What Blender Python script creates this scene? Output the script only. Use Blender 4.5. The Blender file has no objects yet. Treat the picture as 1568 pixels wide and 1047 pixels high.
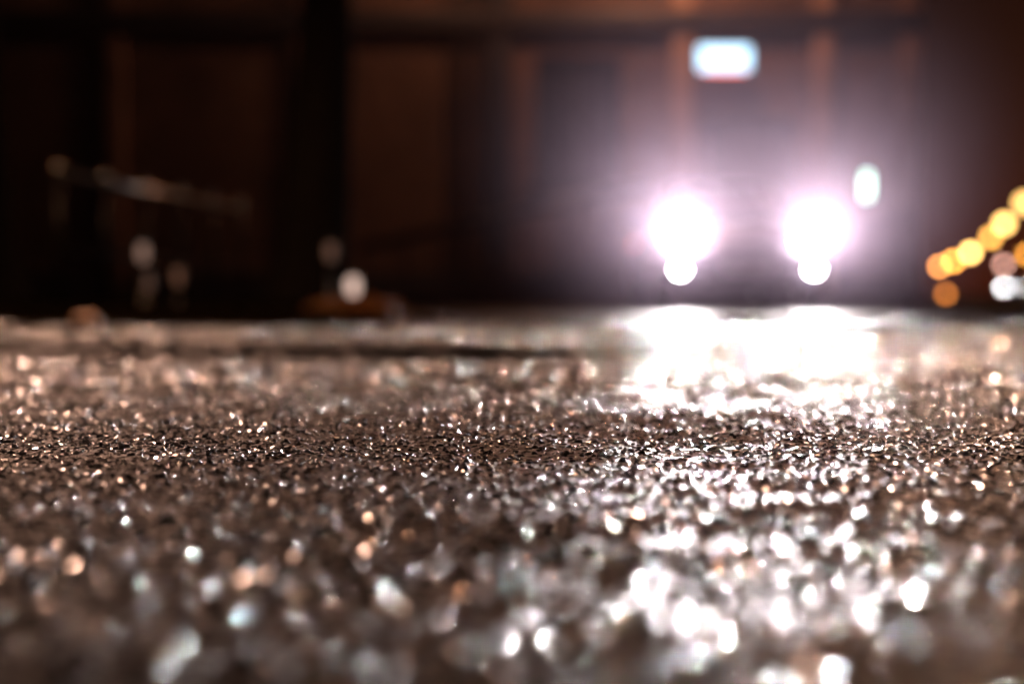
import bpy, bmesh, math, random
import numpy as np
from mathutils import Vector, Matrix
random.seed(7); np.random.seed(7)
S=bpy.context.scene
S.view_settings.view_transform='Standard'
try: S.view_settings.look='None'
except Exception: pass
S.view_settings.exposure=0
COL=S.collection

# ------------------------------------------------ materials
def mat(name,base=(.5,.5,.5),rough=.5,metal=0,emit=None,es=0,noise=0,nscale=8,bump=0,bscale=40,spec=.5,coat=0):
    m=bpy.data.materials.new(name); m.use_nodes=True
    nt=m.node_tree; b=nt.nodes['Principled BSDF']
    b.inputs['Base Color'].default_value=(*base,1); b.inputs['Roughness'].default_value=rough
    b.inputs['Metallic'].default_value=metal; b.inputs['Specular IOR Level'].default_value=spec
    b.inputs['Coat Weight'].default_value=coat
    if emit: b.inputs['Emission Color'].default_value=(*emit,1); b.inputs['Emission Strength'].default_value=es
    tc=nt.nodes.new('ShaderNodeTexCoord')
    if noise:
        n=nt.nodes.new('ShaderNodeTexNoise'); n.inputs['Scale'].default_value=nscale; n.inputs['Detail'].default_value=6
        r=nt.nodes.new('ShaderNodeValToRGB')
        r.color_ramp.elements[0].position=.3; r.color_ramp.elements[1].position=.7
        r.color_ramp.elements[0].color=(*[c*(1-noise) for c in base],1)
        r.color_ramp.elements[1].color=(*[min(1,c*(1+noise)) for c in base],1)
        nt.links.new(tc.outputs['Object'],n.inputs['Vector']); nt.links.new(n.outputs['Fac'],r.inputs['Fac'])
        nt.links.new(r.outputs['Color'],b.inputs['Base Color'])
    if bump:
        n=nt.nodes.new('ShaderNodeTexNoise'); n.inputs['Scale'].default_value=bscale
        bp=nt.nodes.new('ShaderNodeBump'); bp.inputs['Strength'].default_value=bump; bp.inputs['Distance'].default_value=.01
        nt.links.new(tc.outputs['Object'],n.inputs['Vector']); nt.links.new(n.outputs['Fac'],bp.inputs['Height'])
        nt.links.new(bp.outputs['Normal'],b.inputs['Normal'])
    return m

def asphalt():
    m=bpy.data.materials.new('wet_asphalt'); m.use_nodes=True; nt=m.node_tree; N=nt.nodes; L=nt.links
    b=N['Principled BSDF']; tc=N.new('ShaderNodeTexCoord')
    n1=N.new('ShaderNodeTexNoise'); n1.inputs['Scale'].default_value=60; n1.inputs['Detail'].default_value=5
    r1=N.new('ShaderNodeValToRGB'); r1.color_ramp.elements[0].color=(.008,.0042,.0030,1); r1.color_ramp.elements[1].color=(.028,.013,.008,1)
    L.new(tc.outputs['Object'],n1.inputs['Vector']); L.new(n1.outputs['Fac'],r1.inputs['Fac']); L.new(r1.outputs['Color'],b.inputs['Base Color'])
    n2=N.new('ShaderNodeTexNoise'); n2.inputs['Scale'].default_value=3.5; n2.inputs['Detail'].default_value=4
    mr=N.new('ShaderNodeMapRange'); mr.inputs[1].default_value=.3; mr.inputs[2].default_value=.7; mr.inputs[3].default_value=.42; mr.inputs[4].default_value=.62
    L.new(tc.outputs['Object'],n2.inputs['Vector']); L.new(n2.outputs['Fac'],mr.inputs[0]); L.new(mr.outputs[0],b.inputs['Roughness'])
    v=N.new('ShaderNodeTexVoronoi'); v.inputs['Scale'].default_value=90; v.feature='SMOOTH_F1'
    L.new(tc.outputs['Object'],v.inputs['Vector'])
    b1=N.new('ShaderNodeBump'); b1.invert=True; b1.inputs['Strength'].default_value=1; b1.inputs['Distance'].default_value=.010
    L.new(v.outputs['Distance'],b1.inputs['Height']); L.new(b1.outputs['Normal'],b.inputs['Normal'])
    b.inputs['Specular IOR Level'].default_value=.14
    return m
def pebble_mat():
    m=bpy.data.materials.new('wet_aggregate'); m.use_nodes=True; nt=m.node_tree; N=nt.nodes; L=nt.links
    b=N['Principled BSDF']; oi=N.new('ShaderNodeObjectInfo'); r=N.new('ShaderNodeValToRGB')
    e=r.color_ramp.elements; e[0].color=(.004,.002,.0014,1); e[1].color=(.028,.012,.007,1); e.new(.8).color=(.010,.005,.003,1)
    L.new(oi.outputs['Random'],r.inputs['Fac']); L.new(r.outputs['Color'],b.inputs['Base Color'])
    mr=N.new('ShaderNodeMapRange'); mr.inputs[3].default_value=.12; mr.inputs[4].default_value=.22
    L.new(oi.outputs['Random'],mr.inputs[0]); L.new(mr.outputs[0],b.inputs['Roughness'])
    b.inputs['IOR'].default_value=1.5; b.inputs['Specular IOR Level'].default_value=.6
    return m

def brick():
    m=bpy.data.materials.new('brick'); m.use_nodes=True; nt=m.node_tree; N=nt.nodes; L=nt.links
    b=N['Principled BSDF']; b.inputs['Roughness'].default_value=.85
    tc=N.new('ShaderNodeTexCoord'); sp=N.new('ShaderNodeSeparateXYZ'); cb=N.new('ShaderNodeCombineXYZ'); ad=N.new('ShaderNodeMath')
    L.new(tc.outputs['Object'],sp.inputs[0]); L.new(sp.outputs[0],ad.inputs[0]); L.new(sp.outputs[1],ad.inputs[1])
    L.new(ad.outputs[0],cb.inputs[0]); L.new(sp.outputs[2],cb.inputs[1])
    t=N.new('ShaderNodeTexBrick'); t.inputs['Scale'].default_value=1; t.inputs['Brick Width'].default_value=.22; t.inputs['Row Height'].default_value=.075
    t.inputs['Mortar Size'].default_value=.008
    t.inputs['Color1'].default_value=(.30,.14,.09,1); t.inputs['Color2'].default_value=(.22,.11,.075,1); t.inputs['Mortar'].default_value=(.3,.26,.22,1)
    L.new(cb.outputs[0],t.inputs['Vector'])
    n=N.new('ShaderNodeTexNoise'); n.inputs['Scale'].default_value=.9; n.inputs['Detail'].default_value=5
    L.new(tc.outputs['Object'],n.inputs['Vector'])
    mr=N.new('ShaderNodeMapRange'); mr.inputs[1].default_value=.3; mr.inputs[2].default_value=.7; mr.inputs[3].default_value=.5; mr.inputs[4].default_value=1.1
    L.new(n.outputs['Fac'],mr.inputs[0])
    mx=N.new('ShaderNodeMix'); mx.data_type='RGBA'; mx.blend_type='MULTIPLY'; mx.inputs[0].default_value=1
    L.new(t.outputs['Color'],mx.inputs[6]); L.new(mr.outputs[0],mx.inputs[7]); L.new(mx.outputs[2],b.inputs['Base Color'])
    bp=N.new('ShaderNodeBump'); bp.inputs['Distance'].default_value=.008; bp.invert=True; L.new(t.outputs['Fac'],bp.inputs['Height']); L.new(bp.outputs['Normal'],b.inputs['Normal'])
    return m

M_ASPH=asphalt(); M_BRICK=brick(); M_AGG=pebble_mat()
M_STONE=mat('pale_render',(.36,.22,.15),.8,noise=.25,nscale=3,bump=.3)
M_DARK=mat('dark_paint',(.03,.03,.035),.4,noise=.2)
M_GLASS=mat('dark_glass',(.012,.014,.02),.08,noise=.2,nscale=1)
M_METAL=mat('galvanised_metal',(.45,.43,.41),.5,metal=1,noise=.2,bump=.1)
M_RIM=mat('alloy',(.45,.43,.4),.35,metal=1,noise=.2)
M_CHROME=mat('polished_steel',(.7,.68,.65),.3,metal=1,bump=.03)
M_BLACKM=mat('black_metal',(.02,.02,.02),.35,metal=.3,noise=.2)
M_BARK=mat('bark',(.016,.012,.010),.95,noise=.4,nscale=14,bump=1,bscale=22,spec=.1)
M_PAINT=mat('car_paint',(.16,.13,.20),.3,metal=.3,coat=.6,noise=.05,nscale=2)
M_RUB=mat('rubber',(.015,.015,.015),.8,bump=.2)
M_SOIL=mat('soil_grass',(.012,.008,.005),1,noise=.5,nscale=20,bump=.8,bscale=60,spec=0)
M_BLADE=mat('grass_blade',(.014,.013,.006),.9,noise=.4,nscale=5,spec=0)
M_LEAF=mat('dead_leaf',(.5,.24,.08),.6,noise=.4,nscale=9)
M_PEB=mat('stone',(.5,.27,.12),.5,noise=.3,nscale=30,bump=.4)
M_HEAD=mat('headlight_glass',(1,1,1),.1,emit=(1,.97,.96),es=45)
M_FOG=mat('fog_lamp_glass',(1,1,1),.1,emit=(1,.96,.97),es=60)
def emi(n,c,s): return mat(n,(c[0]*.8,c[1]*.8,c[2]*.8),.3,emit=c,es=s)

# ------------------------------------------------ helpers
def add(name,me,mats,parent=None,smooth=False):
    o=bpy.data.objects.new(name,me); COL.objects.link(o)
    for m in (mats if isinstance(mats,(list,tuple)) else [mats]): me.materials.append(m)
    if smooth: me.polygons.foreach_set('use_smooth',[True]*len(me.polygons))
    if parent: o.parent=parent
    return o
def empty(name,loc=(0,0,0),rz=0):
    o=bpy.data.objects.new(name,None); COL.objects.link(o); o.location=loc; o.rotation_euler=(0,0,rz); o.empty_display_size=.2; return o
def pyd(name,vs,fs,m,parent=None,smooth=False):
    me=bpy.data.meshes.new(name); me.from_pydata([tuple(v) for v in vs],[],fs); me.update()
    return add(name,me,m,parent,smooth)
def box(name,c,s,m,parent=None,bev=0,rot=None,seg=2):
    bm=bmesh.new(); bmesh.ops.create_cube(bm,size=1)
    bmesh.ops.scale(bm,vec=s,verts=bm.verts)
    if bev: bmesh.ops.bevel(bm,geom=bm.edges[:],offset=bev,segments=seg,affect='EDGES',profile=.5)
    if rot is not None: bmesh.ops.transform(bm,matrix=rot,verts=bm.verts)
    bmesh.ops.translate(bm,vec=c,verts=bm.verts)
    me=bpy.data.meshes.new(name); bm.to_mesh(me); bm.free()
    return add(name,me,m,parent,bool(bev))
def ball(name,c,s,m,parent=None,u=20,v=12):
    bm=bmesh.new(); bmesh.ops.create_uvsphere(bm,u_segments=u,v_segments=v,radius=1)
    bmesh.ops.scale(bm,vec=s,verts=bm.verts); bmesh.ops.translate(bm,vec=c,verts=bm.verts)
    me=bpy.data.meshes.new(name); bm.to_mesh(me); bm.free(); return add(name,me,m,parent,True)
def lathe(name,prof,c,m,parent=None,n=24,axis='Z'):
    vs=[];fs=[]
    for r,z in prof:
        for i in range(n):
            a=2*math.pi*i/n
            if axis=='Z': vs.append((c[0]+r*math.cos(a),c[1]+r*math.sin(a),c[2]+z))
            elif axis=='Y': vs.append((c[0]+r*math.cos(a),c[1]+z,c[2]+r*math.sin(a)))
            else: vs.append((c[0]+z,c[1]+r*math.cos(a),c[2]+r*math.sin(a)))
    for j in range(len(prof)-1):
        for i in range(n): fs.append((j*n+i,j*n+(i+1)%n,(j+1)*n+(i+1)%n,(j+1)*n+i))
    fs.append(tuple(range(n))); fs.append(tuple(reversed(range((len(prof)-1)*n,len(prof)*n))))
    return pyd(name,vs,fs,m,parent,True)
def tube_geo(pts,rads,vs,fs,n=8,wob=0):
    base0=len(vs); P=[Vector(p) for p in pts]
    for k,p in enumerate(P):
        d=(P[min(k+1,len(P)-1)]-P[max(k-1,0)]).normalized()
        u=d.cross(Vector((0,1,.13))).normalized(); w=d.cross(u)
        for i in range(n):
            a=2*math.pi*i/n; r=rads[k]*(1+wob*random.uniform(-1,1))
            vs.append(p+u*math.cos(a)*r+w*math.sin(a)*r)
    for k in range(len(P)-1):
        for i in range(n):
            a=base0+k*n; fs.append((a+i,a+(i+1)%n,a+n+(i+1)%n,a+n+i))
    fs.append(tuple(range(base0+n-1,base0-1,-1))); e=base0+(len(P)-1)*n; fs.append(tuple(range(e,e+n)))
def tube(name,pts,rads,m,parent=None,n=12):
    vs=[];fs=[]
    if not isinstance(rads,(list,tuple)): rads=[rads]*len(pts)
    tube_geo(pts,rads,vs,fs,n); return pyd(name,vs,fs,m,parent,True)
def light(name,kind,loc,e,col,parent=None,r=.1,**k):
    l=bpy.data.lights.new(name,kind); l.energy=e; l.color=col
    if kind in('POINT','SPOT'): l.shadow_soft_size=r
    for a,v in k.items(): setattr(l,a,v)
    o=bpy.data.objects.new(name,l); COL.objects.link(o); o.location=loc
    if parent: o.parent=parent
    return o
def aim(o,d): o.rotation_euler=Vector(d).to_track_quat('-Z','Y').to_euler()

# ------------------------------------------------ road (one sheet)
def hsh(i,j,s):
    v=np.sin(i*127.1+j*311.7+s*74.7)*43758.5453
    return v-np.floor(v)
def vnoise(x,y,cell,s):
    gx=x/cell; gy=y/cell; ix=np.floor(gx); iy=np.floor(gy); fx=gx-ix; fy=gy-iy
    fx=fx*fx*(3-2*fx); fy=fy*fy*(3-2*fy)
    a=hsh(ix,iy,s);b=hsh(ix+1,iy,s);c=hsh(ix,iy+1,s);d=hsh(ix+1,iy+1,s)
    return (a*(1-fx)+b*fx)*(1-fy)+(c*(1-fx)+d*fx)*fy-.5
def sst(e0,e1,x):
    t=np.clip((x-e0)/(e1-e0),0,1); return t*t*(3-2*t)
def grow(start,step,end,rate,cap):
    out=[];p=start
    while p<end:
        out.append(p); step=min(step*rate,cap); p+=step
    return out
xs=list(np.arange(0,.9,.006)); xs+=grow(.9,.006,3,1.01,.02); xs+=grow(xs[-1]+.03,.03,400,1.15,60)+[400.]
xs=np.array(sorted(set([-a for a in xs]+xs)))
ys=list(np.arange(.33,2.2,.006)); ys+=grow(2.2,.006,8,1.008,.03); ys+=grow(ys[-1]+.04,.04,700,1.07,60)+[700.]
pre=[-a for a in grow(.0,.02,60,1.25,30)][::-1]
ys=np.array(sorted(set(pre+[.1,.2,.25,.3]+ys)))
nx,ny=len(xs),len(ys)
X,Y=np.meshgrid(xs,ys); X=X.ravel().astype(np.float64); Y=Y.ravel().astype(np.float64)
def terrain(X,Y):
    near=1-sst(9,16,np.hypot(X,Y))
    h=near*(vnoise(X,Y,.45,3)*.007+vnoise(X,Y,.16,5)*.005+vnoise(X,Y,.06,6)*.0025+vnoise(X,Y,1.7,8)*.010)
    edge=3.55+vnoise(X,Y*0,.5,11)*.16-(X*.12)
    side=1-sst(-.1,.6,X)
    lip=sst(0,.05,Y-edge)*side*(1-sst(1.6,3.2,Y-edge))
    h=h+lip*.028
    h=h-sst(-.6,0,Y-edge)*(1-sst(0,.03,Y-edge))*side*.013
    h=h+sst(.75,2.0,X-.22*(Y-1.5))*np.exp(-((Y-3.2)/1.9)**2)*.035
    return h
Z=terrain(X,Y)
co=np.empty((X.size,3),np.float32); co[:,0]=X; co[:,1]=Y; co[:,2]=Z
me=bpy.data.meshes.new('road'); me.vertices.add(X.size); me.vertices.foreach_set('co',co.ravel())
ii=(np.arange(ny-1)[:,None]*nx+np.arange(nx-1)[None,:]).ravel().astype(np.int32)
q=np.stack([ii,ii+1,ii+nx+1,ii+nx],1).ravel(); nf=ii.size
me.loops.add(nf*4); me.loops.foreach_set('vertex_index',q)
me.polygons.add(nf); me.polygons.foreach_set('loop_start',np.arange(0,nf*4,4,dtype=np.int32))
me.polygons.foreach_set('use_smooth',np.ones(nf,dtype=bool)); me.update(calc_edges=True)
add('road',me,M_ASPH); print('road verts',X.size)

# aggregate stones in the road: one instanced object
pc=bpy.data.collections.new('aggregate_stones')
for k in range(12):
    bm=bmesh.new(); bmesh.ops.create_icosphere(bm,subdivisions=3,radius=1)
    rs=np.random.RandomState(k)
    pl=[(Vector(rs.normal(size=3)).normalized(),rs.uniform(.55,.9)) for _ in range(9)]
    pl.append((Vector((rs.uniform(-.3,.3),rs.uniform(-.3,.3),1)).normalized(),.6))
    for v in bm.verts:
        d=v.co.normalized(); r=1.
        for nn,dd in pl:
            c=d.dot(nn)
            if c>.01: r=min(r,dd/c)
        v.co=d*r
    me=bpy.data.meshes.new('stone_%d'%k); bm.to_mesh(me); bm.free()
    me.materials.append(M_AGG)
    if k%4==0: me.polygons.foreach_set('use_smooth',[True]*len(me.polygons))
    pc.objects.link(bpy.data.objects.new('aggregate_stone_shape_%d'%k,me))
def scatter(x0,x1,y0,y1,sp,r0,r1,f,prob=1.,pw=2.):
    gx=np.arange(x0,x1,sp); gy=np.arange(y0,y1,sp); a,b=np.meshgrid(gx,gy); a=a.ravel();b=b.ravel()
    a=a+np.random.uniform(-.5,.5,a.size)*sp; b=b+np.random.uniform(-.5,.5,a.size)*sp
    kp=(np.abs(a)<.12+f*b)&(np.random.rand(a.size)<prob); a=a[kp];b=b[kp]
    r=r0+(r1-r0)*np.random.rand(a.size)**pw
    z=terrain(a,b)-r*np.random.uniform(0,.6,a.size)
    return np.stack([a,b,z,r],1)
P=np.concatenate([scatter(-1.6,1.6,.33,.95,.0082,.0024,.0058,.55,.85,1.5),
                  scatter(-1.6,1.6,.95,2.3,.0056,.0015,.0042,.55,.8),
                  scatter(-2.4,2.4,2.3,4.2,.0105,.0038,.0082,.5,.85),
                  scatter(-5,5,4.2,9,.024,.008,.013,.45,.8)])
print('stones',len(P))
me=bpy.data.meshes.new('aggregate'); me.vertices.add(len(P)); me.vertices.foreach_set('co',P[:,:3].astype(np.float32).ravel())
at=me.attributes.new('rad','FLOAT','POINT'); at.data.foreach_set('value',P[:,3].astype(np.float32))
ao=bpy.data.objects.new('road_aggregate',me); COL.objects.link(ao)
ng=bpy.data.node_groups.new('scatter','GeometryNodeTree')
ng.interface.new_socket(name='Geometry',in_out='INPUT',socket_type='NodeSocketGeometry')
ng.interface.new_socket(name='Geometry',in_out='OUTPUT',socket_type='NodeSocketGeometry')
N=ng.nodes; gi=N.new('NodeGroupInput'); go=N.new('NodeGroupOutput')
m2p=N.new('GeometryNodeMeshToPoints'); iop=N.new('GeometryNodeInstanceOnPoints'); ci=N.new('GeometryNodeCollectionInfo')
ci.inputs['Collection'].default_value=pc; ci.inputs['Separate Children'].default_value=True; ci.inputs['Reset Children'].default_value=True
rv=N.new('FunctionNodeRandomValue'); rv.data_type='FLOAT_VECTOR'; rv.inputs[0].default_value=(-.27,-.27,0); rv.inputs[1].default_value=(.27,.27,6.28)
na=N.new('GeometryNodeInputNamedAttribute'); na.data_type='FLOAT'; na.inputs['Name'].default_value='rad'
iop.inputs['Pick Instance'].default_value=True
L=ng.links
L.new(gi.outputs[0],m2p.inputs['Mesh']); L.new(m2p.outputs[0],iop.inputs['Points']); L.new(ci.outputs[0],iop.inputs['Instance'])
L.new(rv.outputs[0],iop.inputs['Rotation']); L.new(na.outputs['Attribute'],iop.inputs['Scale']); L.new(iop.outputs[0],go.inputs[0])
md=ao.modifiers.new('scatter','NODES'); md.node_group=ng

# ------------------------------------------------ verge
vs=[];fs=[]
gx=np.linspace(-40,-.75,160); gy=np.linspace(6.6,21.4,90)
for j,yv in enumerate(gy):
    for i,xv in enumerate(gx):
        x=xv + (0.55*math.sin(yv*.4) if i==len(gx)-1 else 0)
        edge=min((j)/4,(len(gx)-1-i)/1.5,1)
        vs.append((x,yv,.012+.05*edge+.03*random.random()*edge))
w=len(gx)
for j in range(len(gy)-1):
    for i in range(w-1): fs.append((j*w+i,j*w+i+1,(j+1)*w+i+1,(j+1)*w+i))
pyd('grass_verge',vs,fs,M_SOIL,None,True)
vs=[];fs=[]
for k in range(14000):
    x=random.uniform(-9,-.9); y=random.uniform(6.8,16); h=random.uniform(.03,.10); a=random.random()*6.28; w_=.004
    b=len(vs); dx,dy=math.cos(a)*w_,math.sin(a)*w_; lx,ly=random.uniform(-.04,.04),random.uniform(-.04,.04)
    vs+= [(x-dx,y-dy,.04),(x+dx,y+dy,.04),(x+lx,y+ly,.05+h)]; fs.append((b,b+1,b+2))
pyd('grass',vs,fs,M_BLADE)

# ------------------------------------------------ leaf pile and stone
vs=[];fs=[]
pile=empty('leaf_pile',(-.92,8.3,0.03))
bm=bmesh.new(); bmesh.ops.create_icosphere(bm,subdivisions=4,radius=1)
for v in bm.verts:
    v.co=Vector((v.co.x*.26,v.co.y*.3,max(-.02,v.co.z*.10)))*(1+random.uniform(-.05,.05))
me=bpy.data.meshes.new('heap'); bm.to_mesh(me); bm.free(); add('heap',me,M_LEAF,pile)
for i in range(900):
    a=random.random()*6.28; r=random.random()**.6; z=.10*math.sqrt(max(0,1-r*r))+.01
    c=Vector((math.cos(a)*r*.3,math.sin(a)*r*.34,z)); s=random.uniform(.015,.035)
    Rm=Matrix.Rotation(random.random()*6.28,3,'Z')@Matrix.Rotation(random.uniform(-.9,.9),3,'X')
    b=len(vs)
    for p in((-1,0,0),(-.3,.6,.15),(1,0,0),(-.3,-.6,.15)): vs.append(c+Rm@(Vector(p)*s))
    fs.append((b,b+1,b+2,b+3))
pyd('leaves',vs,fs,M_LEAF,pile)
bm=bmesh.new(); bmesh.ops.create_icosphere(bm,subdivisions=3,radius=1)
for v in bm.verts: v.co=Vector((v.co.x*.055,v.co.y*.05,v.co.z*.036))*(1+.15*math.sin(v.co.x*5+v.co.y*7))
me=bpy.data.meshes.new('stone'); bm.to_mesh(me); bm.free(); o=add('stone',me,M_PEB,None,True); o.location=(-1.72,5.75,.045)

# ------------------------------------------------ building
bd=empty('brick_building',(0,22,0))
def facade(x0,x1,z0,z1,ops):
    X_=sorted(set([x0,x1]+[o[0] for o in ops]+[o[1] for o in ops])); Z_=sorted(set([z0,z1]+[o[2] for o in ops]+[o[3] for o in ops]))
    vs=[];fs=[]
    def quad(*p):
        b=len(vs); vs.extend(p); fs.append((b,b+1,b+2,b+3))
    for i in range(len(X_)-1):
        for j in range(len(Z_)-1):
            a,b_,c,d=X_[i],X_[i+1],Z_[j],Z_[j+1]; cx,cz=(a+b_)/2,(c+d)/2
            if any(o[0]<cx<o[1] and o[2]<cz<o[3] for o in ops): continue
            quad((a,0,c),(b_,0,c),(b_,0,d),(a,0,d))
    D=.22
    for a,b_,c,d in ops:
        quad((a,0,c),(a,0,d),(a,D,d),(a,D,c)); quad((b_,0,c),(b_,D,c),(b_,D,d),(b_,0,d))
        quad((a,0,d),(b_,0,d),(b_,D,d),(a,D,d)); quad((a,0,c),(a,D,c),(b_,D,c),(b_,0,c))
    quad((x1,0,z0),(x1,10,z0),(x1,10,z1),(x1,0,z1)); quad((x0,0,z0),(x0,0,z1),(x0,10,z1),(x0,10,z0))
    quad((x0,10,z0),(x0,10,z1),(x1,10,z1),(x1,10,z0)); quad((x0,0,z1),(x1,0,z1),(x1,10,z1),(x0,10,z1))
    pyd('walls',vs,fs,M_BRICK,bd)
ops=[]
wx=[(.36,1.68),(-2.55,-1.25),(-5.4,-4.1),(-8.3,-7.0),(-11.2,-9.9)]
for a,b_ in wx:
    if a==.36 : ops.append((a,b_,1.85,3.85))
    ops.append((a,b_,5.3,7.3))
ops.append((3.0,4.35,.12,2.9)); ops.append((3.0,4.35,5.3,7.3))
facade(-14,6.3,0,9,ops)
for i,(a,b_,c,d) in enumerate(ops):
    door=c<.5
    box('pane_%d'%i,((a+b_)/2,.19,(c+d)/2),(b_-a,.02,d-c),M_GLASS if not door else M_DARK,bd)
    t=.06
    for nm,cc,ss in(('l',(a+t/2,.15,(c+d)/2),(t,.06,d-c)),('r',(b_-t/2,.15,(c+d)/2),(t,.06,d-c)),('m',((a+b_)/2,.15,(c+d)/2),(t,.05,d-c-2*t)),
                    ('t',((a+b_)/2,.15,d-t/2),(b_-a-2*t,.055,t)),('b',((a+b_)/2,.15,c+t/2),(b_-a-2*t,.055,t))):
        box('frame_%s_%d'%(nm,i),cc,ss,M_DARK,bd)
    if not door: box('sill_%d'%i,((a+b_)/2,-.05,c-.04),(b_-a+.16,.14,.08),M_DARK,bd,bev=.01)
for i,x in enumerate([-12.6,-9.0,-6.1,-3.2,-.22,2.6,4.78,6.1]):
    box('pilaster_%d'%i,(x,-.07,4.5),(.30 if i!=4 else .42,.138,8.6),M_STONE if i in(5,6) else (M_DARK if i==4 else M_BRICK),bd,bev=.01)
box('plinth',(-3.85,-.045,.25),(20.3,.088,.5),M_DARK,bd)
box('string_course',(-3.85,-.11,4.35),(20.3,.215,.32),M_DARK,bd,bev=.02)
box('cornice',(-3.85,-.15,8.9),(20.6,.3,.35),M_STONE,bd,bev=.03)
tube('downpipe',[(-.75,-.1,.1),(-.75,-.1,8.7)],.055,M_BLACKM,bd)

# ramp railing
rr=empty('ramp_railing',(0,20.4,0))
tube('top_rail',[(-2.2,0,.82),(-.4,0,1.22),(2.0,0,1.75)],.08,M_BLACKM,rr)
vs_=[(-2.2,0,.0),(2,0,.0),(2,0,.78),(-2.2,0,.05),(-2.2,1.3,.0),(2,1.3,.0),(2,1.3,.78),(-2.2,1.3,.05)]
pyd('ramp_wall',vs_,[(0,1,2,3),(7,6,5,4),(3,2,6,7),(1,5,6,2),(0,3,7,4)],M_BRICK,rr)
for i in range(8):
    x=-2.1+i*.57; tube('post_%d'%i,[(x,0,.05+(x+2.2)*.175),(x,0,.84+(x+2.2)*.22)],.02,M_BLACKM,rr)

# lit shop sign
sg=empty('shop_sign',(3.2,21.55,3.72))
box('casing',(0,.09,0),(.84,.12,.42),M_DARK,sg,bev=.04)
box('lightbox',(0,0,0),(.78,.08,.36),emi('sign_face',(.45,.75,1.0),2.8),sg,bev=.035,seg=3)
for i,(x,w_) in enumerate([(-.16,.04),(-.09,.07),(.0,.05),(.08,.07),(.15,.03)]):
    box('letter_%d'%i,(x,-.05,-.03+.02*(i%2)),(w_,.012,.13-.03*(i%2)),emi('letter_red',(1,.5,.5),2.8),sg,bev=.004)
for i,x in enumerate((-.3,.3)): box('bracket_%d'%i,(x,.27,0),(.04,.24,.04),M_BLACKM,sg)
box('trim',(0,-.02,-.195),(.6,.05,.025),emi('sign_trim',(.9,.12,.10),4),sg)
# vertical wall lantern
wl=empty('wall_lantern',(5.4,21.7,1.82))
lathe('tube_glass',[(.03,-.2),(.055,-.18),(.06,0),(.055,.18),(.03,.2)],(0,0,0),emi('lantern_glass',(.62,1.0,.84),4.6),wl)
lathe('cap',[(.02,.28),(.09,.22),(.09,.2)],(0,0,0),M_BLACKM,wl); lathe('base',[(.09,-.2),(.09,-.22),(.03,-.27)],(0,0,0),M_BLACKM,wl)
box('arm',(0,.16,.24),(.03,.28,.03),M_BLACKM,wl)

def bracket_lamp(x,z,e,col=(1,.44,.24)):  # unseen wall lamps, added to light the facade and the road
    w=empty('added_wall_lamp',(x,22,z))
    tube('arm',[(0,0,0),(0,-.9,.35),(0,-1.9,.4)],.035,M_BLACKM,w)
    lathe('shade',[(.05,.12),(.2,.05),(.24,-.03)],(0,-1.9,.3),M_BLACKM,w)
    ball('bulb',(0,-1.9,.2),(.11,.11,.09),emi('bulb',col,20),w)
    light('lamp','POINT',(0,-1.9,.06),e,col,w,r=.1)
bracket_lamp(2.6,6.4,430)
bracket_lamp(-.9,6.4,65)

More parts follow.
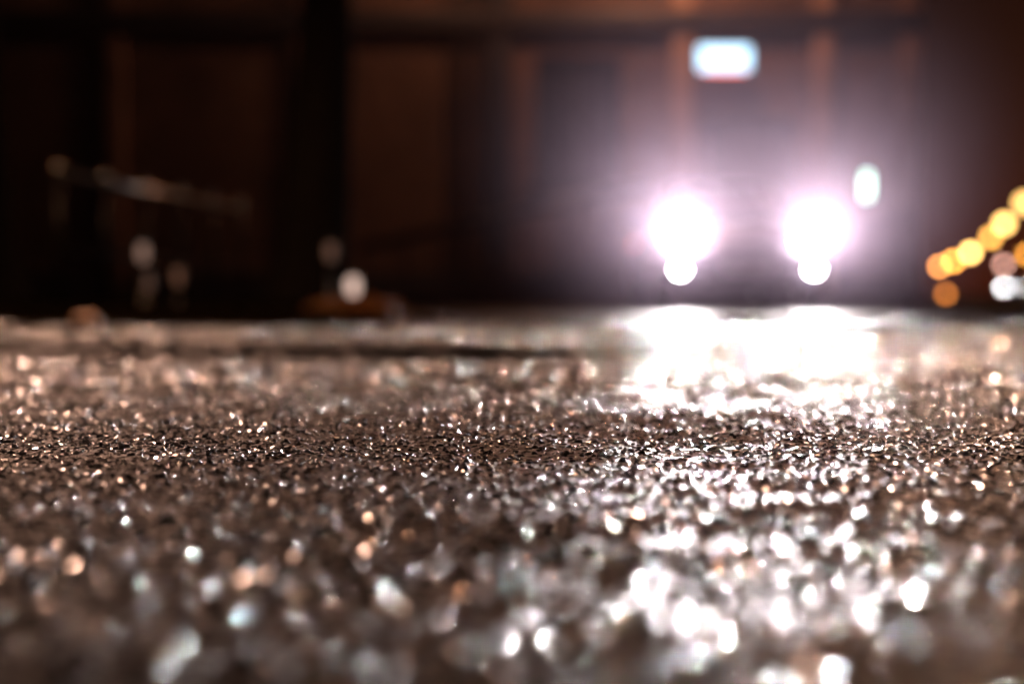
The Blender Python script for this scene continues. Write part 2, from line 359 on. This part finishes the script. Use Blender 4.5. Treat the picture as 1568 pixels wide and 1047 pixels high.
# ------------------------------------------------ car
def section(w,zb,zt,y,n=28,e=3.2,tw=1.0):
    out=[];zc=(zb+zt)/2;hz=(zt-zb)/2
    for i in range(n):
        a=2*math.pi*i/n; ca,sa=math.cos(a),math.sin(a)
        x=math.copysign(abs(ca)**(2/e),ca)*w; z=math.copysign(abs(sa)**(2/e),sa)
        xx=x*(1-(1-tw)*z) if z>0 else x
        out.append((xx,y,zc+z*hz))
    return out
def loft(name,secs,m,parent):
    n=len(secs[0]);vs=[v for s in secs for v in s];fs=[]
    for k in range(len(secs)-1):
        for i in range(n): fs.append((k*n+i,k*n+(i+1)%n,(k+1)*n+(i+1)%n,(k+1)*n+i))
    fs.append(tuple(range(n))); fs.append(tuple(reversed(range((len(secs)-1)*n,len(secs)*n))))
    return pyd(name,vs,fs,m,parent,True)
def car(name,loc,rz,H,fog=True):
    c=empty(name,loc,rz)
    loft('body',[section(.72,.28,.62,-.02),section(.82,.22,.74,.06),section(.86,.2,.84,.3,tw=.93),section(.88,.2,.93,.8,tw=.9),section(.88,.2,.98,1.3,tw=.9),
        section(.89,.2,1.0,2.2,tw=.92),section(.89,.2,1.0,3.2,tw=.92),section(.87,.22,1.0,4.0,tw=.9),section(.8,.3,.9,4.28,tw=.9),section(.72,.35,.8,4.34)],M_PAINT,c)
    loft('cabin',[section(.70,.86,.95,1.05,e=4),section(.72,.86,1.2,1.5,e=4,tw=.86),section(.72,.86,1.43,2.0,e=4,tw=.8),section(.72,.86,1.47,2.6,e=4,tw=.8),
        section(.71,.86,1.42,3.3,e=4,tw=.8),section(.68,.86,1.15,3.9,e=4,tw=.86),section(.66,.86,.95,4.15,e=4)],M_GLASS,c)
    loft('roof',[section(.50,1.41,1.46,1.95,e=3),section(.57,1.44,1.50,2.3,e=3),section(.57,1.44,1.50,2.9,e=3),section(.52,1.40,1.46,3.35,e=3)],M_PAINT,c)
    for s in(-1,1):
        tube('pillar_%d'%s,[(s*.68,1.12,.97),(s*.60,1.95,1.43)],.035,M_PAINT,c,n=8)
        ball('mirror_%d'%s,(s*.99,1.35,1.02),(.11,.07,.07),M_PAINT,c)
        box('mirror_arm_%d'%s,(s*.9,1.37,.98),(.12,.04,.03),M_PAINT,c)
        for j,y in enumerate((.85,3.45)):
            lathe('tyre_%d_%d'%(s,j),[(.22,-.1),(.3,-.11),(.325,-.08),(.325,.08),(.3,.11),(.22,.1)],(s*.79,y,.325),M_RUB,c,n=32,axis='X')
            lathe('rim_%d_%d'%(s,j),[(.05,-.112),(.21,-.105),(.215,.105),(.05,.112)],(s*.79,y,.325),M_RIM,c,n=20,axis='X')
        ball('headlight_%d'%s,(s*.65,.03,.70),(.15,.09,.085),H,c)
        lathe('headlight_bezel_%d'%s,[(.17,.05),(.18,.0),(.16,-.02)],(s*.65,.09,.70),M_CHROME,c,axis='Y')
        if fog: ball('fog_lamp_%d'%s,(s*.68,-.035,.42),(.06,.03,.05),M_FOG,c)
        box('tail_%d'%s,(s*.68,4.3,.8),(.25,.06,.12),emi('tail',(1,.05,.03),1),c,bev=.02)
    box('grille',(0,-.035,.60),(.74,.03,.14),M_BLACKM,c,bev=.01)
    for i in range(4): box('grille_bar_%d'%i,(0,-.055,.55+i*.033),(.72,.012,.01),M_CHROME,c)
    box('bumper',(0,-.05,.42),(1.12,.08,.10),M_PAINT,c,bev=.03)
    box('lower_intake',(0,-.035,.31),(.9,.05,.08),M_BLACKM,c,bev=.01)
    box('number_plate',(0,-.1,.43),(.5,.012,.11),mat('plate',(.7,.7,.68),.4),c,bev=.003)
    box('wiper',(0.1,1.1,.99),(.8,.02,.015),M_BLACKM,c,rot=Matrix.Rotation(.1,4,'Y'))
    return c
c1=car('car',(2.39,14.5,0),0,M_HEAD)
for s in(-1,1):
    l=light('beam_%d'%s,'SPOT',(s*.65,-.10,.70),7600,(1,.89,.89),c1,r=.08,spot_size=math.radians(42),spot_blend=1); aim(l,(-.15,-1,.12))
car('car',(33.85,96,0),-.3,emi('far_headlight',(1,.97,1),90),False)

# ------------------------------------------------ street lamps down the street
def street_lamp(x,y,H=5.0,col=(1,.42,.07),s=20,r=.36):
    e=empty('street_lamp',(x,y,0))
    lathe('pole',[(.11,0),(.1,.6),(.06,.7),(.045,H-.4)],(0,0,0),M_BLACKM,e,n=10)
    lathe('collar',[(.06,0),(.14,.05),(.14,.09)],(0,0,H-.44),M_BLACKM,e,n=12)
    ball('globe',(0,0,H),(r,r,r),emi('globe_glass',col,s),e)
    lathe('finial',[(.12,0),(.03,.08),(.01,.16)],(0,0,H+r-.03),M_BLACKM,e,n=10)
HZ=453; F=2178.
def lampat(px,py,col,s,H=5.,r=.36):
    d=(H-.15)*F/(HZ-py); street_lamp((px-784)/F*d,d,H,col,s,r)
OR=(1,.38,.06); YE=(1,.55,.16)
lampat(1567,312,YE,7); lampat(1536,343,YE,13); lampat(1516,364,(1,.46,.09),12)
lampat(1485,387,YE,26,r=.42); lampat(1459,400,OR,30,r=.44); lampat(1438,408,(1,.34,.08),26,r=.46)
lampat(1570,390,OR,16,r=.42)
lampat(1536,405,(1,.5,.4),18,r=.42)  # pinkish sign light, drawn as a globe on a pole
e=empty('amber_light',((1448-784)/F*45,45,0))  # low far-off amber light; its post and lens are made up
lathe('post',[(.1,0),(.04,.05),(.03,.12)],(0,0,0),M_BLACKM,e); ball('lens',(0,0,.21),(.1,.1,.1),emi('amber_lens',(1,.30,.05),7),e)

# unseen shaded lamps added on both sides to make the road glint
def added_road_lamp(x,y,H,e,col,tgt,fill=0):
    s=empty('added_road_lamp',(x,y,0)); sx=-1 if x>0 else 1
    lathe('pole',[(.12,0),(.11,.8),(.07,.9),(.05,H)],(0,0,0),M_BLACKM,s,n=14)
    tube('arm',[(0,0,H-.05),(sx*.4,0,H+.2),(sx*.9,-.1,H+.28)],.035,M_BLACKM,s)
    box('hood',(sx*1.05,-.1,H+.3),(.6,.3,.12),M_METAL,s,bev=.04)
    box('lens',(sx*1.05,-.1,H+.225),(.44,.2,.03),emi('lamp_lens',col,10),s,bev=.01)
    p=Vector((sx*1.05,-.1,H+.17)); l=light('lamp','SPOT',p,e,col,s,r=.09,spot_size=math.radians(42),spot_blend=.9)
    aim(l,Vector(tgt)-(p+Vector((x,y,0))))
    if fill:
        l=light('verge_fill','SPOT',p,fill,(1,.5,.25),s,r=.09,spot_size=math.radians(125),spot_blend=.6); aim(l,(.25,.1,-1))  # second cone added to brighten the leaf pile, verge and fence
added_road_lamp(-4.6,7.9,4.2,3200,(1,.55,.38),(-.4,4.1,0),300)
added_road_lamp(4.9,8.8,4.2,1700,(1,.54,.35),(.8,3.8,0))

# ------------------------------------------------ trees
def tree(name,loc,r0,H,seed,lean=.02):
    random.seed(seed); vs=[];fs=[]; tips=[]
    def br(p,d,r,L,depth):
        pts=[p];rd=[r];n=6
        for k in range(n):
            d=(d+Vector((random.uniform(-.12,.12),random.uniform(-.12,.12),.05*(depth>0)))).normalized()
            p=p+d*L/n; pts.append(p); rd.append(r*(1-.5*(k+1)/n))
        tube_geo(pts,rd,vs,fs,n=10 if depth<2 else 5,wob=.08)
        if depth<4:
            for c in range(3 if depth<3 else 4):
                k=random.randint(3,6); a=random.random()*6.28
                nd=(d+Vector((math.cos(a),math.sin(a),.3))*random.uniform(.5,.9)).normalized()
                br(pts[k],nd,rd[k]*.62,L*.66,depth+1)
        else: tips.append(p)
    P=[Vector((0,0,-.05)),Vector((0,0,.12)),Vector((lean*3,0,.4)),Vector((lean*8,0,1.2)),Vector((lean*13,0,2.2)),Vector((lean*15,0,3.1))]
    tube_geo(P,[r0*1.75,r0*1.35,r0*1.1,r0*.95,r0*.82,r0*.75],vs,fs,n=18,wob=.06)
    for c in range(4):
        a=c*1.57+random.random(); br(P[-1]-Vector((0,0,.1)),Vector((math.cos(a)*.55,math.sin(a)*.55,1)).normalized(),r0*.5,H*.35,1)
    e=empty(name,loc); pyd('trunk_and_limbs',vs,fs,M_BARK,e,True)
    v2=[];f2=[]
    for t in tips:
        for q in range(10):
            c=t+Vector([random.uniform(-.3,.3) for _ in range(3)]); s=random.uniform(.03,.06); b=len(v2)
            Rm=Matrix.Rotation(random.random()*6.28,3,'Z')@Matrix.Rotation(random.random()*3,3,'X')
            for pp in((-1,0,0),(0,.6,0),(1,0,0),(0,-.6,0)): v2.append(c+Rm@(Vector(pp)*s))
            f2.append((b,b+1,b+2,b+3))
    pyd('leaves',v2,f2,M_LEAF,e)
tree('tree',(-1.70,12,.05),.27,7,3,.010)
tree('tree',(-4.75,13,.05),.25,7,5,-.01)
random.seed(5)
he=empty('hedge',(-7.6,12.5,0)); v2=[];f2=[]
for q in range(26000):
    x=random.uniform(-2.6,2.6); y=random.uniform(-.7,.7); z=random.random()**.7*(1.5+.15*math.sin(x*3)+.1*math.sin(x*7.3)); s=random.uniform(.02,.04); b=len(v2)
    Rm=Matrix.Rotation(random.random()*6.28,3,'Z')@Matrix.Rotation(random.random()*3,3,'X')
    for pp in((-1,0,0),(0,.6,0),(1,0,0),(0,-.6,0)): v2.append(Vector((x,y,z))+Rm@(Vector(pp)*s))
    f2.append((b,b+1,b+2,b+3))
pyd('foliage',v2,f2,M_BLADE,he)
# railing on the verge
fe=empty('metal_fence',(0,0,.05)); A=Vector((-3.5,11,0)); B=Vector((-2.85,15,0))
tube('top_rail',[A+Vector((0,0,1.05)),B+Vector((0,0,1.0))],.035,M_CHROME,fe); tube('mid_rail',[A+Vector((0,0,.45)),B+Vector((0,0,.42))],.018,M_BLACKM,fe)
for i in range(6):
    p=A.lerp(B,i/5); tube('post_%d'%i,[p,p+Vector((0,0,1.03))],.022,M_BLACKM,fe); ball('knob_%d'%i,p+Vector((0,0,1.08)),(.05,.05,.05),M_CHROME,fe)
# low glowing posts on the verge, standing in for blurred bright spots
def glow_post(x,y,h,s,r=.035):
    e=empty('glow_post',(x,y,.05))
    lathe('post',[(.05,-.05),(.045,0),(.02,.02),(.018,h-.05)],(0,0,0),M_METAL,e,n=14)
    lathe('glow_body',[(.03,h-.05),(r,h-.03),(r*1.1,h+.02),(r,h+.06),(.02,h+.08)],(0,0,0),emi('post_glow',(1,.70,.58),s),e,n=16)
    lathe('cap',[(r*1.6,h+.085),(r*1.3,h+.1),(.01,h+.12)],(0,0,0),M_BLACKM,e,n=16)
glow_post(-1.23,11,.16,1.1,.042)
glow_post(-1.45,11.4,.44,.05)
glow_post(-2.85,11,.42,.2); glow_post(-2.86,11.2,.2,.05); glow_post(-2.6,11.1,.24,.03)

# ------------------------------------------------ added headlight haze
bpy.ops.mesh.primitive_cube_add(size=1); mi=bpy.context.object; mi.name='glow_haze'; mi.scale=(20,12,10); mi.location=(2,10+6,4.95)  # scatter box added to spread a glow around the headlights
m=bpy.data.materials.new('glow_haze'); m.use_nodes=True; nt=m.node_tree; nt.nodes.clear()
o=nt.nodes.new('ShaderNodeOutputMaterial'); vsn=nt.nodes.new('ShaderNodeVolumeScatter')
vsn.inputs['Color'].default_value=(.96,.76,1,1); vsn.inputs['Density'].default_value=.0042; vsn.inputs['Anisotropy'].default_value=.68  # lavender colour stands in for the lens tint of the glow
nt.links.new(vsn.outputs[0],o.inputs['Volume']); mi.data.materials.append(m)

# ------------------------------------------------ world
w=bpy.data.worlds.new('World'); S.world=w; w.use_nodes=True; nt=w.node_tree; bg=nt.nodes['Background']
sk=nt.nodes.new('ShaderNodeTexSky'); sk.sky_type='NISHITA'; sk.sun_disc=False; sk.sun_elevation=math.radians(2); sk.sun_rotation=math.radians(30)
mx=nt.nodes.new('ShaderNodeMix'); mx.data_type='RGBA'; mx.blend_type='MULTIPLY'; mx.inputs[0].default_value=1; mx.inputs[7].default_value=(1,.44,.38,1)
nt.links.new(sk.outputs[0],mx.inputs[6]); nt.links.new(mx.outputs[2],bg.inputs['Color']); bg.inputs['Strength'].default_value=.0020

# ------------------------------------------------ camera
cd=bpy.data.cameras.new('camera'); co_=bpy.data.objects.new('camera',cd); COL.objects.link(co_); S.camera=co_
co_.location=(0,0,.15); co_.rotation_euler=(math.radians(90)-math.atan(70.5/F),0,0)
cd.lens=50; cd.sensor_width=36; cd.clip_start=.02; cd.clip_end=3000
cd.dof.use_dof=True; cd.dof.focus_distance=1.38; cd.dof.aperture_fstop=1.97; cd.dof.aperture_blades=0
